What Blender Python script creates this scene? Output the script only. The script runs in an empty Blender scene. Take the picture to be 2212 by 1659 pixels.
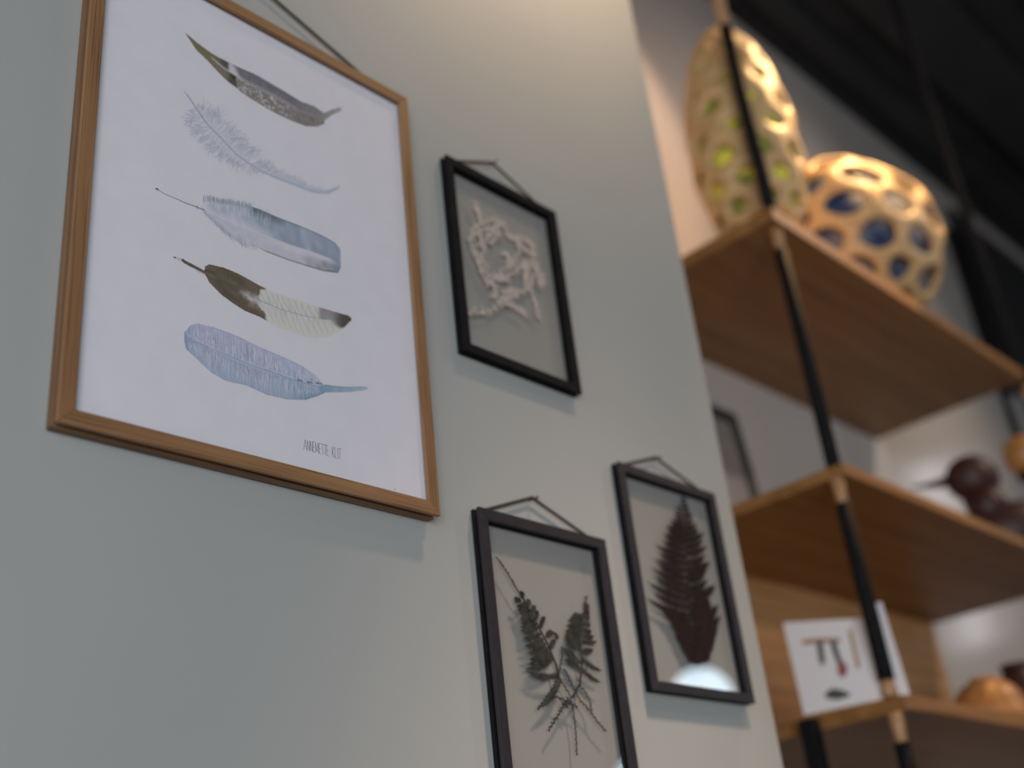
import bpy, bmesh, math, random
import numpy as np
from mathutils import Vector, Matrix, Euler
random.seed(7)
C = bpy.context.scene.collection
S = bpy.context.scene

# ------------------------------------------------------------------ camera
F = 2525.9
R = [[0.699143701138588, -0.7075591426151986, -0.10275283382896022],
     [0.258479834870627, 0.3841243575820893, -0.886361468520265],
     [0.6666230269976354, 0.5931345021272935, 0.4514478954018033]]
H = 1.30                                   # camera height above the floor
cam_d = bpy.data.cameras.new('camera'); cam = bpy.data.objects.new('camera', cam_d); C.objects.link(cam)
r, d, f = [Vector(v) for v in R]
cam.matrix_world = Matrix(((r.x, -d.x, -f.x, 0), (r.y, -d.y, -f.y, 0), (r.z, -d.z, -f.z, H), (0, 0, 0, 1)))
cam_d.sensor_width = 36; cam_d.lens = F / 2212 * 36; cam_d.clip_start = 0.02
cam_d.dof.use_dof = True; cam_d.dof.focus_distance = 1.20; cam_d.dof.aperture_fstop = 1.9
S.camera = cam

# ------------------------------------------------------------------ world, lights, exposure
S.view_settings.view_transform = 'Standard'; S.view_settings.look = 'None'
S.view_settings.gamma = 1; S.view_settings.use_curve_mapping = False
S.view_settings.exposure = 0.22
w = bpy.data.worlds.new('world'); S.world = w; w.use_nodes = True
w.node_tree.nodes['Background'].inputs[0].default_value = (1.0, 0.975, 0.95, 1)
w.node_tree.nodes['Background'].inputs[1].default_value = 0.62

def aim(o, p):
    o.rotation_euler = (Vector(p) - o.location).to_track_quat('-Z', 'Y').to_euler()
def spot(name, loc, target, power, col, size, blend, radius):
    l = bpy.data.lights.new(name, 'SPOT'); l.energy = power; l.color = col
    l.spot_size = math.radians(size); l.spot_blend = blend; l.shadow_soft_size = radius
    o = bpy.data.objects.new(name, l); C.objects.link(o); o.location = loc; aim(o, target); return o
WARM = (1.0, 0.70, 0.44)
spot('basket_spot_light', (2.78, 0.50, 4.22), (2.32, 0.99, 2.98), 330, (1.0, 0.62, 0.27), 35, 0.6, 0.04)
spot('wall_wash_light', (1.62, 0.10, 3.95), (1.28, 0.9, 3.18), 128, WARM, 48, 1.0, 0.22)
spot('corner_spot_light', (2.30, 0.10, 4.25), (2.10, 1.45, 3.35), 95, (1.0, 0.66, 0.44), 40, 0.6, 0.05)
spot('low_wall_light', (1.45, -0.35, 4.25), (1.06, 0.9, 0.55), 420, (1.0, 0.72, 0.52), 24, 1.0, 0.14)
spot('shelf_spot_light', (3.9, -0.9, 4.1), (3.0, 1.4, 2.5), 105, (1.0, 0.80, 0.64), 74, 0.9, 0.05)
spot('low_shelf_fill', (3.3, -1.6, 2.7), (2.45, 1.1, 1.66), 46, (1.0, 0.74, 0.50), 24, 0.7, 0.08)  # unseen fill added to brighten the front edge of the lowest visible shelf
al = bpy.data.lights.new('window_daylight', 'AREA'); al.shape = 'RECTANGLE'; al.size = 2.4; al.size_y = 1.8
al.energy = 80; al.color = (0.92, 0.96, 1.0)
ao = bpy.data.objects.new('window_daylight', al); C.objects.link(ao); ao.location = (-1.8, -2.2, 1.3); aim(ao, (0.8, 0.9, 1.6))

# ------------------------------------------------------------------ pixel -> point helpers (points on real planes)
def ray(u, v):
    a, b = (u - 1106) , (v - 829.5)
    return Vector([R[0][k] * a + R[1][k] * b + R[2][k] * F for k in range(3)])
def onY(u, v, y):
    q = ray(u, v); q = q * (y / q.y); return Vector((q.x, q.y, q.z + H))
def onZ(u, v, z):
    q = ray(u, v); q = q * ((z - H) / q.z); return Vector((q.x, q.y, q.z + H))
def onX(u, v, x):
    q = ray(u, v); q = q * (x / q.x); return Vector((q.x, q.y, q.z + H))

# ------------------------------------------------------------------ materials
def lin(c):
    return tuple(((x / 255) / 12.92 if x / 255 <= 0.04045 else ((x / 255 + 0.055) / 1.055) ** 2.4) for x in c)
PAPER = lin((170, 168, 174))
def ink(c, paper=0.78):
    c = lin(c); return tuple(min(0.95, c[i] / PAPER[i] * (0.812, 0.797, 0.837)[i]) for i in range(3))

def new_mat(name, col, rough=0.6, metal=0.0, spec=0.5):
    m = bpy.data.materials.new(name); m.use_nodes = True
    b = m.node_tree.nodes['Principled BSDF']
    b.inputs['Base Color'].default_value = (*col, 1); b.inputs['Roughness'].default_value = rough
    b.inputs['Metallic'].default_value = metal; b.inputs['Specular IOR Level'].default_value = spec
    return m
def bsdf(m): return m.node_tree.nodes['Principled BSDF']
def noisy(m, c0, c1, scale=8, detail=4, stretch=(1, 1, 1), bump=0.0, bscale=200, pos=(0.35, 0.65)):
    nt = m.node_tree; N, L = nt.nodes, nt.links
    tc = N.new('ShaderNodeTexCoord'); mp = N.new('ShaderNodeMapping'); mp.inputs['Scale'].default_value = stretch
    oi = N.new('ShaderNodeObjectInfo'); ad = N.new('ShaderNodeVectorMath'); ad.operation = 'ADD'
    mu = N.new('ShaderNodeMath'); mu.operation = 'MULTIPLY'; mu.inputs[1].default_value = 37.0
    L.new(oi.outputs['Random'], mu.inputs[0]); L.new(tc.outputs['Object'], mp.inputs['Vector'])
    L.new(mp.outputs['Vector'], ad.inputs[0]); L.new(mu.outputs[0], ad.inputs[1])
    n = N.new('ShaderNodeTexNoise'); n.inputs['Scale'].default_value = scale; n.inputs['Detail'].default_value = detail
    L.new(ad.outputs[0], n.inputs['Vector'])
    cr = N.new('ShaderNodeValToRGB'); cr.color_ramp.elements[0].color = (*c0, 1); cr.color_ramp.elements[1].color = (*c1, 1)
    cr.color_ramp.elements[0].position = pos[0]; cr.color_ramp.elements[1].position = pos[1]
    L.new(n.outputs['Fac'], cr.inputs['Fac']); L.new(cr.outputs['Color'], bsdf(m).inputs['Base Color'])
    if bump:
        n2 = N.new('ShaderNodeTexNoise'); n2.inputs['Scale'].default_value = bscale; L.new(ad.outputs[0], n2.inputs['Vector'])
        bp = N.new('ShaderNodeBump'); bp.inputs['Strength'].default_value = bump; bp.inputs['Distance'].default_value = 0.001
        L.new(n2.outputs['Fac'], bp.inputs['Height']); L.new(bp.outputs['Normal'], bsdf(m).inputs['Normal'])
    return m
def wood(name, dark, light, rough=0.5, scale=1.0, contrast=(0.3, 0.7)):
    """grain along the object's local x: fine dark pores over broad streaks"""
    m = new_mat(name, light, rough); nt = m.node_tree; N, L = nt.nodes, nt.links
    tc = N.new('ShaderNodeTexCoord'); oi = N.new('ShaderNodeObjectInfo')
    mu = N.new('ShaderNodeMath'); mu.operation = 'MULTIPLY'; mu.inputs[1].default_value = 11.0
    L.new(oi.outputs['Random'], mu.inputs[0])
    ad = N.new('ShaderNodeVectorMath'); ad.operation = 'ADD'
    L.new(tc.outputs['Object'], ad.inputs[0]); L.new(mu.outputs[0], ad.inputs[1])
    outs = []
    for sc, st, dt in ((14 * scale, (0.25, 5, 5), 5), (60 * scale, (0.12, 9, 9), 3)):
        mp = N.new('ShaderNodeMapping'); mp.inputs['Scale'].default_value = st
        L.new(ad.outputs[0], mp.inputs['Vector'])
        n = N.new('ShaderNodeTexNoise'); n.inputs['Scale'].default_value = sc; n.inputs['Detail'].default_value = dt
        L.new(mp.outputs['Vector'], n.inputs['Vector']); outs.append(n)
    cr = N.new('ShaderNodeValToRGB'); cr.color_ramp.elements[0].color = (*dark, 1); cr.color_ramp.elements[1].color = (*light, 1)
    cr.color_ramp.elements[0].position, cr.color_ramp.elements[1].position = contrast
    L.new(outs[0].outputs['Fac'], cr.inputs['Fac'])
    pr = N.new('ShaderNodeValToRGB'); pr.color_ramp.elements[0].position = 0.33; pr.color_ramp.elements[1].position = 0.45
    pr.color_ramp.elements[0].color = (0.55, 0.5, 0.45, 1); pr.color_ramp.elements[1].color = (1, 1, 1, 1)
    L.new(outs[1].outputs['Fac'], pr.inputs['Fac'])
    mx = N.new('ShaderNodeMix'); mx.data_type = 'RGBA'; mx.blend_type = 'MULTIPLY'; mx.inputs['Factor'].default_value = 1
    L.new(cr.outputs['Color'], mx.inputs[6]); L.new(pr.outputs['Color'], mx.inputs[7])
    L.new(mx.outputs[2], bsdf(m).inputs['Base Color'])
    bp = N.new('ShaderNodeBump'); bp.inputs['Strength'].default_value = 0.25; bp.inputs['Distance'].default_value = 0.0006
    L.new(outs[1].outputs['Fac'], bp.inputs['Height']); L.new(bp.outputs['Normal'], bsdf(m).inputs['Normal'])
    return m
def vcol_mat(name, rough=0.9, two=False):
    m = new_mat(name, (1, 1, 1), rough, spec=0.15); nt = m.node_tree
    a = nt.nodes.new('ShaderNodeVertexColor'); a.layer_name = 'ink'
    nt.links.new(a.outputs['Color'], bsdf(m).inputs['Base Color']); return m
def glass_mat(name, tint=(0.9, 0.93, 0.92), refl=1.0, rough=0.02):
    m = bpy.data.materials.new(name); m.use_nodes = True; nt = m.node_tree; N, L = nt.nodes, nt.links; N.clear()
    out = N.new('ShaderNodeOutputMaterial'); mix = N.new('ShaderNodeMixShader'); t = N.new('ShaderNodeBsdfTransparent')
    g = N.new('ShaderNodeBsdfGlossy'); fr = N.new('ShaderNodeLayerWeight'); pw = N.new('ShaderNodeMath'); pw.operation = 'POWER'; pw.inputs[1].default_value = 5; sc_ = N.new('ShaderNodeMath'); sc_.operation = 'MULTIPLY_ADD'; sc_.inputs[1].default_value = 0.93; sc_.inputs[2].default_value = 0.045
    mu = N.new('ShaderNodeMath'); mu.operation = 'MULTIPLY'; mu.inputs[1].default_value = refl
    t.inputs['Color'].default_value = (*tint, 1); g.inputs['Roughness'].default_value = rough
    fr.inputs['Blend'].default_value = 0.5; L.new(fr.outputs['Facing'], pw.inputs[0]); L.new(pw.outputs[0], sc_.inputs[0]); L.new(sc_.outputs[0], mu.inputs[0]); L.new(mu.outputs[0], mix.inputs[0]); L.new(t.outputs[0], mix.inputs[1]); L.new(g.outputs[0], mix.inputs[2])
    L.new(mix.outputs[0], out.inputs['Surface']); return m
def emit_mat(name, col, s):
    m = new_mat(name, (0.8, 0.8, 0.8)); bsdf(m).inputs['Emission Color'].default_value = (*col, 1)
    bsdf(m).inputs['Emission Strength'].default_value = s; return m

M = {}
M['wall_green'] = noisy(new_mat('green_grey_paint', (0.4, 0.43, 0.41), 0.62), (0.358, 0.371, 0.368), (0.371, 0.384, 0.381), 3, 3, bump=0.12, bscale=260)
M['wall_back'] = noisy(new_mat('warm_white_paint', (0.5, 0.47, 0.45), 0.15), (0.60, 0.555, 0.52), (0.64, 0.59, 0.555), 2, 3, bump=0.03)
M['ceiling'] = noisy(new_mat('black_ceiling_paint', (0.02, 0.02, 0.022), 0.8), (0.010, 0.010, 0.0115), (0.016, 0.0155, 0.017), 5)
M['duct'] = noisy(new_mat('black_duct_paint', (0.03, 0.03, 0.033), 0.6), (0.017, 0.017, 0.019), (0.025, 0.0245, 0.027), 5)
M['rear'] = noisy(new_mat('dark_shop_wall', (0.06, 0.06, 0.06), 0.8), (0.05, 0.05, 0.05), (0.08, 0.078, 0.075), 3)
M['floor'] = noisy(new_mat('floor_concrete', (0.2, 0.19, 0.18), 0.6), (0.09, 0.085, 0.08), (0.13, 0.125, 0.12), 3, bump=0.1)
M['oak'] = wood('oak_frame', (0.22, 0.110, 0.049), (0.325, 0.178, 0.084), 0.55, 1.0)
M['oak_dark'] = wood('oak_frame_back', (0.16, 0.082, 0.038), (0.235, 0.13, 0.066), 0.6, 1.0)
M['spacer'] = new_mat('dark_felt_spacer', (0.015, 0.012, 0.01), 0.9)
M['shelf'] = wood('shelf_oak_veneer', (0.22, 0.100, 0.029), (0.34, 0.170, 0.057), 0.45, 0.35)
M['panel'] = wood('panel_oak_veneer', (0.50, 0.25, 0.095), (0.62, 0.34, 0.15), 0.5, 0.35)
M['peg'] = wood('turned_oak_peg', (0.36, 0.19, 0.085), (0.50, 0.28, 0.14), 0.45, 0.6)
M['black'] = noisy(new_mat('black_powder_coat', (0.010, 0.010, 0.011), 0.7, spec=0.10), (0.008, 0.008, 0.0095), (0.013, 0.0125, 0.014), 60, bump=0.1, bscale=900)
M['aubergine'] = noisy(new_mat('dark_anodised_bar', (0.03, 0.025, 0.032), 0.5), (0.015, 0.0125, 0.017), (0.022, 0.018, 0.024), 80, bump=0.15, bscale=1200)
M['leather'] = noisy(new_mat('dark_green_leather', (0.03, 0.034, 0.03), 0.6), (0.022, 0.026, 0.023), (0.045, 0.05, 0.045), 90, bump=0.3, bscale=900)
M['brass'] = new_mat('nail_metal', (0.25, 0.22, 0.18), 0.35, 1.0)
M['paper'] = noisy(new_mat('art_paper', (0.78, 0.78, 0.80), 0.9, spec=0.15), (0.80, 0.785, 0.825), (0.825, 0.81, 0.85), 40, 4, bump=0.15, bscale=700)
M['ink'] = vcol_mat('watercolour_ink')
M['pencil'] = new_mat('fine_black_ink', ink((70, 68, 76)), 0.9, spec=0.1)
M['glass'] = glass_mat('frame_glass', (0.975, 0.965, 0.955), 0.9)
M['print_glass'] = glass_mat('print_glass', (0.97, 0.97, 0.98), 0.35)
M['fern_grey'] = noisy(new_mat('dried_fern', (0.035, 0.037, 0.034), 0.8, spec=0.2), (0.016, 0.017, 0.016), (0.045, 0.046, 0.042), 120)
M['fern_red'] = noisy(new_mat('dried_wine_fern', (0.03, 0.014, 0.016), 0.8, spec=0.2), (0.008, 0.0035, 0.0045), (0.018, 0.008, 0.0095), 90)
M['seaweed'] = noisy(new_mat('pale_dried_seaweed', (0.6, 0.52, 0.48), 0.8), (0.46, 0.41, 0.37), (0.68, 0.58, 0.53), 150)
M['bamboo'] = noisy(new_mat('bamboo_weave', (0.6, 0.42, 0.25), 0.5), (0.50, 0.32, 0.145), (0.70, 0.48, 0.24), 22, 3, (1, 1, 5), bump=0.4, bscale=160)
M['lin_yellow'] = noisy(new_mat('yellow_green_lining', (0.5, 0.5, 0.1), 0.7), (0.24, 0.27, 0.05), (0.88, 0.80, 0.10), 15, 2, pos=(0.42, 0.58))
M['lin_blue'] = noisy(new_mat('blue_lining', (0.05, 0.09, 0.2), 0.6), (0.012, 0.045, 0.13), (0.16, 0.17, 0.21), 9, 2, pos=(0.40, 0.62))
M['grey_panel'] = noisy(new_mat('grey_board', (0.3, 0.3, 0.29), 0.6), (0.56, 0.53, 0.50), (0.60, 0.565, 0.535), 3)
M['grey_bar'] = noisy(new_mat('grey_frame', (0.09, 0.09, 0.085), 0.6), (0.035, 0.036, 0.033), (0.05, 0.05, 0.046), 30)
M['mat_board'] = noisy(new_mat('pinkish_mount', (0.3, 0.27, 0.26), 0.8), (0.28, 0.25, 0.24), (0.33, 0.30, 0.29), 10)
M['card'] = new_mat('white_card', (0.80, 0.77, 0.80), 0.6)
M['rosewood'] = wood('dark_red_wood', (0.035, 0.010, 0.008), (0.075, 0.024, 0.017), 0.5, 0.7)
M['teak'] = wood('orange_teak', (0.42, 0.17, 0.045), (0.60, 0.28, 0.09), 0.4, 0.7)
M['glow'] = emit_mat('cool_reflection_glow', (0.66, 0.86, 1.0), 9.0)  # glow of the added globes that put cool reflections in the glass
M['slit'] = emit_mat('daylight_pane', (0.9, 0.92, 1.0), 6.0)
M['white'] = new_mat('white_paint', (0.6, 0.6, 0.6), 0.5)

# ------------------------------------------------------------------ object helpers
def obj(name, bm_or_me, mat, parent=None, smooth=False, loc=None, rot=None):
    if isinstance(bm_or_me, bmesh.types.BMesh):
        me = bpy.data.meshes.new(name); bm_or_me.to_mesh(me); bm_or_me.free()
    else: me = bm_or_me
    if mat and not me.materials: me.materials.append(mat)
    if smooth:
        for p in me.polygons: p.use_smooth = True
    o = bpy.data.objects.new(name, me); C.objects.link(o)
    if parent: o.parent = parent
    if loc is not None: o.location = loc
    if rot is not None: o.rotation_euler = rot
    return o
def tag(o, label, cat, group=None):
    o['label'] = label; o['category'] = cat
    if group: o['group'] = group
    return o
def thing(name, label, cat, loc, group=None, rot=(0, 0, 0)):
    o = bpy.data.objects.new(name, None); C.objects.link(o); o.location = loc; o.rotation_euler = rot
    o.empty_display_size = 0.05
    return tag(o, label, cat, group)
def box_bm(x0, x1, y0, y1, z0, z1, bevel=0.0, seg=2):
    bm = bmesh.new(); bmesh.ops.create_cube(bm, size=1)
    for v in bm.verts:
        v.co = Vector((x0 + (v.co.x + .5) * (x1 - x0), y0 + (v.co.y + .5) * (y1 - y0), z0 + (v.co.z + .5) * (z1 - z0)))
    if bevel: bmesh.ops.bevel(bm, geom=bm.edges[:], offset=bevel, segments=seg, profile=0.5, affect='EDGES')
    return bm
def structure(name, bm, mat):
    o = obj(name, bm, mat); o['kind'] = 'structure'; return o
def lathe_bm(prof, seg=32, ax='Z'):
    bm = bmesh.new(); rings = []
    for rr, z in prof:
        if rr < 1e-6: rings.append([bm.verts.new((0, 0, z))])
        else: rings.append([bm.verts.new((rr * math.cos(2 * math.pi * i / seg), rr * math.sin(2 * math.pi * i / seg), z)) for i in range(seg)])
    for a, b in zip(rings, rings[1:]):
        for i in range(seg):
            j = (i + 1) % seg
            if len(a) == 1: bm.faces.new((a[0], b[i], b[j]))
            elif len(b) == 1: bm.faces.new((a[i], a[j], b[0]))
            else: bm.faces.new((a[i], a[j], b[j], b[i]))
    bmesh.ops.recalc_face_normals(bm, faces=bm.faces[:])
    return bm
def tube_bm(pts, rad, seg=8, flat=None):
    """tube along points; rad number or list; flat=(a,b) gives an oval section"""
    bm = bmesh.new(); pts = [Vector(p) for p in pts]; rings = []
    n = len(pts)
    for i, p in enumerate(pts):
        t = (pts[min(i + 1, n - 1)] - pts[max(i - 1, 0)]).normalized()
        u = Vector((0, 1, 0)); u = (u - t * u.dot(t))
        if u.length < 1e-4: u = Vector((1, 0, 0)) - t * t.x
        u.normalize(); v = t.cross(u)
        rr = rad[i] if isinstance(rad, (list, tuple)) else rad
        fa, fb = flat or (1, 1)
        rings.append([bm.verts.new(p + u * (rr * fa * math.cos(2 * math.pi * k / seg)) + v * (rr * fb * math.sin(2 * math.pi * k / seg))) for k in range(seg)])
    for a, b in zip(rings, rings[1:]):
        for k in range(seg):
            bm.faces.new((a[k], a[(k + 1) % seg], b[(k + 1) % seg], b[k]))
    bm.faces.new(rings[0][::-1]); bm.faces.new(rings[-1])
    bmesh.ops.recalc_face_normals(bm, faces=bm.faces[:])
    return bm

# ------------------------------------------------------------------ the setting
WY = 0.900          # plane of the green-grey wall
BY = 1.450          # plane of the back wall
CZ = H + 3.03       # ceiling
structure('wall_front', box_bm(-4.0, 1.4815, WY, BY + 0.05, 0, CZ + 0.3), M['wall_green'])
structure('wall_back', box_bm(1.4815, 7.2, BY, BY + 0.12, 0, CZ - 0.0), M['wall_back'])
structure('floor', box_bm(-4.0, 7.2, -4.5, BY + 0.12, -0.1, 0), M['floor'])
structure('ceiling', box_bm(-4.0, 7.2, -4.5, BY + 0.12, CZ, CZ + 0.15), M['ceiling'])
structure('wall_right', box_bm(6.9, 7.05, -4.5, BY, 0, CZ), M['ceiling'])
structure('wall_rear', box_bm(-1.0, 7.05, -4.5, -4.4, 0, CZ), M['rear'])
# ribs running along the black ceiling
for k, (y, wd, h) in enumerate(((1.30, 0.10, 0.03), (0.98, 0.26, 0.05), (0.52, 0.30, 0.05), (0.05, 0.28, 0.06), (-0.5, 0.3, 0.06))):
    o = obj('ceiling_duct', box_bm(1.55, 6.9, y - wd / 2, y + wd / 2, CZ - h, CZ - 0.0005, 0.01), M['duct'])
    tag(o, ['narrow black duct on the ceiling right beside the back wall', 'black duct along the ceiling, second from the back wall',
            'black duct along the ceiling, third from the back wall', 'black duct along the ceiling, fourth from the back wall',
            'black duct along the ceiling, farthest from the back wall'][k], 'duct', 'black ceiling ducts')

# black panel high on the back wall
bpn = thing('black_panel', 'large black panel high on the back wall, right of the round basket', 'panel', (5.3, BY, H + 2.0))
o = obj('board', box_bm(-0.62, 1.35, -0.035, -0.001, -0.02, 0.88, 0.006), M['ceiling'], bpn)
obj('surround', box_bm(-0.72, -0.60, -0.05, -0.001, -0.06, 0.72, 0.004), M['black'], bpn)

# ------------------------------------------------------------------ mitred picture frames
def bar_mesh(L, wd, y0, y1, bev=0.0006):
    bm = bmesh.new()
    c = [(-L / 2, 0), (L / 2, 0), (L / 2 - wd, wd), (-L / 2 + wd, wd)]
    a = [bm.verts.new((x, y0, z)) for x, z in c]; b = [bm.verts.new((x, y1, z)) for x, z in c]
    bm.faces.new(a); bm.faces.new(b[::-1])
    for i in range(4):
        j = (i + 1) % 4; bm.faces.new((a[j], a[i], b[i], b[j]))
    bmesh.ops.recalc_face_normals(bm, faces=bm.faces[:])
    bmesh.ops.bevel(bm, geom=bm.edges[:], offset=bev, segments=2, profile=0.5, affect='EDGES')
    me = bpy.data.meshes.new('bar'); bm.to_mesh(me); bm.free(); return me
def four_bars(root, name, W, Hh, wd, y0, y1, mat, z0=0.0, grow=0.0):
    mh = bar_mesh(W, wd, y0, y1); mv = bar_mesh(Hh, wd, y0, y1)
    for m in (mh, mv): m.materials.append(mat)
    for me, loc, rot in ((mh, (0, 0, z0), 0), (mv, (W / 2, 0, z0 + Hh / 2), -math.pi / 2),
                         (mh, (0, 0, z0 + Hh), math.pi), (mv, (-W / 2, 0, z0 + Hh / 2), math.pi / 2)):
        obj(name, me, None, root, loc=loc, rot=(0, rot, 0))
def hanging_frame(name, label, cat, x0, x1, z0, z1, wd, yf, mats, apex, group=None, tf=0.35, tb=0.35, tilt=0.0, cord=0.0022, back=WY, glassm='glass', shift=0.0, capin=0.0055):
    """front and back slab of four mitred bars, glass between, band up to a nail"""
    cx = (x0 + x1) / 2; W = x1 - x0; Hh = z1 - z0
    root = thing(name, label, cat, (cx, 0, z0 + H), group, rot=(0, tilt, 0))
    dep = back - 0.002 - yf; t, t2 = dep * tf, dep * tb
    four_bars(root, 'front_bar', W, Hh, wd, yf, yf + t, mats[0])
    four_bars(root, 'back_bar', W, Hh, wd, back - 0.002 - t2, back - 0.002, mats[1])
    y0, y1 = yf + t + 0.0002, back - 0.002 - t2 - 0.0002
    # recessed spacer between the slabs: a hollow rectangle
    bm = bmesh.new(); q = capin
    for (a, b, c, e) in ((-W / 2 + q, W / 2 - q, q, q + .004), (-W / 2 + q, W / 2 - q, Hh - q - .004, Hh - q),
                         (-W / 2 + q, -W / 2 + q + .004, q, Hh - q), (W / 2 - q - .004, W / 2 - q, q, Hh - q)):
        b2 = box_bm(a, b, y0, y1, c, e); me = bpy.data.meshes.new('t'); b2.to_mesh(me); b2.free(); bm.from_mesh(me); bpy.data.meshes.remove(me)
    obj('spacer', bm, M['spacer'], root)
    ym = (y0 + y1) / 2
    obj('glass', box_bm(-W / 2 + .008, W / 2 - .008, ym - .0009, ym - .0003, .008, Hh - .008), M[glassm], root)
    # band
    ya = back - 0.006
    A = Vector((apex[0] - cx, ya, apex[1] - z0)); e = 0.006
    pl, pr = Vector((-W / 2 + e, ya, Hh - 0.003)), Vector((W / 2 - e, ya, Hh - 0.003))
    obj('hanging_band', tube_bm([pl, pl.lerp(A, .5), A - Vector((.002, 0, .001)), A, A + Vector((.002, 0, -.001)), A.lerp(pr, .5), pr], cord, 8, (0.6, 1.0)), M['leather'], root, True)
    nl = obj('nail', lathe_bm([(0, -0.009), (0.0022, -0.0088), (0.0022, -0.0075), (0.0009, -0.007), (0.0009, 0.006), (0, 0.0062)], 12), M['brass'], root, True, loc=A + Vector((0, 0.0, -0.0025)), rot=(-math.pi / 2, 0, 0))
    return root, cx, ym

k1 = 0.877
big, bcx, bym = hanging_frame('picture_frame', 'large oak picture frame with a print of five feathers, hung by a dark cord', 'picture frame',
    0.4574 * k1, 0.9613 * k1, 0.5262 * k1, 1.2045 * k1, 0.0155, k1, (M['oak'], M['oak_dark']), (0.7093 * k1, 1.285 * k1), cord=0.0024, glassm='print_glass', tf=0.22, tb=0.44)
PY = bym + 0.0004    # the paper
bz = 0.5262 * k1 + H
pW, pH = (0.9613 - 0.4574) * k1 / 2 - 0.009, (1.2045 - 0.5262) * k1
pr_ = obj('print', box_bm(-pW, pW, PY, PY + 0.0008, 0.009, pH - 0.009), M['paper'], big)
def pt(u, v, lift=0.0):       # print pixel -> frame-local point just in front of the paper
    q = onY(u, v, PY); return Vector((q.x - bcx, PY - 0.00008 - lift, q.z - bz))

class Ink:
    """paint kept as soft-edged strokes on a fine grid of print cells, laid down as one flat sheet of coloured cells"""
    def __init__(s, x0, y0, x1, y1, res=1.25):
        s.x0, s.y0, s.k = x0, y0, res; s.w, s.h = int((x1 - x0) * res) + 1, int((y1 - y0) * res) + 1
        s.rgb = np.ones((s.h, s.w, 3)) * np.array(WHITE, float); s.m = np.zeros((s.h, s.w))
    def seg(s, p, q, w0, w1, c0, c1, op):
        ax, ay, bx, by = (p[0] - s.x0) * s.k, (p[1] - s.y0) * s.k, (q[0] - s.x0) * s.k, (q[1] - s.y0) * s.k
        r0, r1 = w0 * s.k / 2, w1 * s.k / 2; R_ = max(r0, r1) + 1
        i0, i1 = max(0, int(min(ay, by) - R_)), min(s.h, int(max(ay, by) + R_) + 2); j0, j1 = max(0, int(min(ax, bx) - R_)), min(s.w, int(max(ax, bx) + R_) + 2)
        if i0 >= i1 or j0 >= j1: return
        Y, X = np.mgrid[i0:i1, j0:j1]; dx, dy = bx - ax, by - ay; L2 = dx * dx + dy * dy + 1e-9
        t = np.clip(((X - ax) * dx + (Y - ay) * dy) / L2, 0, 1); D = np.hypot(X - ax - t * dx, Y - ay - t * dy)
        al_ = np.clip(r0 + (r1 - r0) * t + .5 - D, 0, 1) * op
        col = np.array(c0)[None, None] * (1 - t[..., None]) + np.array(c1)[None, None] * t[..., None]
        s.rgb[i0:i1, j0:j1] += (col - s.rgb[i0:i1, j0:j1]) * al_[..., None]
        s.m[i0:i1, j0:j1] = np.maximum(s.m[i0:i1, j0:j1], al_)
    def build(s, name):
        M_ = s.m > 0.02; V_ = M_.copy(); V_[1:] |= M_[:-1]; V_[:-1] |= M_[1:]; V_[:, 1:] |= V_[:, :-1].copy(); V_[:, :-1] |= V_[:, 1:].copy()
        idx = -np.ones(V_.shape, int); yy, xx = np.nonzero(V_); idx[yy, xx] = np.arange(len(yy))
        Q = V_[:-1, :-1] & V_[1:, :-1] & V_[:-1, 1:] & V_[1:, 1:]; qy, qx = np.nonzero(Q)
        faces = np.stack([idx[qy, qx], idx[qy + 1, qx], idx[qy + 1, qx + 1], idx[qy, qx + 1]], 1)
        a_ = s.x0 + xx / s.k - 1106; b_ = s.y0 + yy / s.k - 829.5; RR = np.array(R)
        P = np.outer(a_, RR[0]) + np.outer(b_, RR[1]) + F * RR[2][None]; P *= (PY / P[:, 1])[:, None]
        P[:, 0] -= bcx; P[:, 1] = PY - 0.00012; P[:, 2] += H - bz
        me = bpy.data.meshes.new(name); n, f_ = len(P), len(faces)
        me.vertices.add(n); me.vertices.foreach_set('co', P.astype(np.float32).ravel())
        me.loops.add(f_ * 4); me.loops.foreach_set('vertex_index', faces.astype(np.int32).ravel())
        me.polygons.add(f_); me.polygons.foreach_set('loop_start', (np.arange(f_) * 4).astype(np.int32))
        me.update(calc_edges=True)
        c = np.clip(s.rgb[yy, xx], 0, 255) / 255; g = np.random.RandomState(3).normal(0, .006, len(c))[:, None]
        m_ = np.clip(s.m[yy, xx], 0, 1)[:, None]; c = c + (c @ np.array((.3, .59, .11)) [:, None] * np.array((1.0, .985, 1.015))[None] - c) * .10; c = np.clip(c + g * m_, 0, 1)
        l_ = np.where(c <= .04045, c / 12.92, ((c + .055) / 1.055) ** 2.4)
        l_ = np.minimum(.95, l_ / np.array(PAPER)[None] * np.array((0.812, 0.797, 0.837))[None])
        at = me.color_attributes.new('ink', 'FLOAT_COLOR', 'POINT')
        at.data.foreach_set('color', np.c_[l_, np.ones(n)].astype(np.float32).ravel())
        return obj(name, me, M['ink'], pr_)
def interp(pl, n):
    P = np.array(pl, float); dd = np.r_[0, np.cumsum(np.hypot(*np.diff(P, axis=0).T))]
    t = np.linspace(0, dd[-1], n); 
    # smooth by Catmull-like: linear sample then blur
    Q = np.c_[np.interp(t, dd, P[:, 0]), np.interp(t, dd, P[:, 1])]
    for _ in range(3):
        Q[1:-1] = 0.25 * Q[:-2] + 0.5 * Q[1:-1] + 0.25 * Q[2:]
    return Q
def mixc(a, b, t): return tuple(a[i] * (1 - t) + b[i] * t for i in range(3))
WHITE = (170, 168, 174)
def hsh(a, b, s=0):
    x = math.sin(a * 127.1 + b * 311.7 + s * 74.7) * 43758.5453; return x - math.floor(x)
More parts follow.
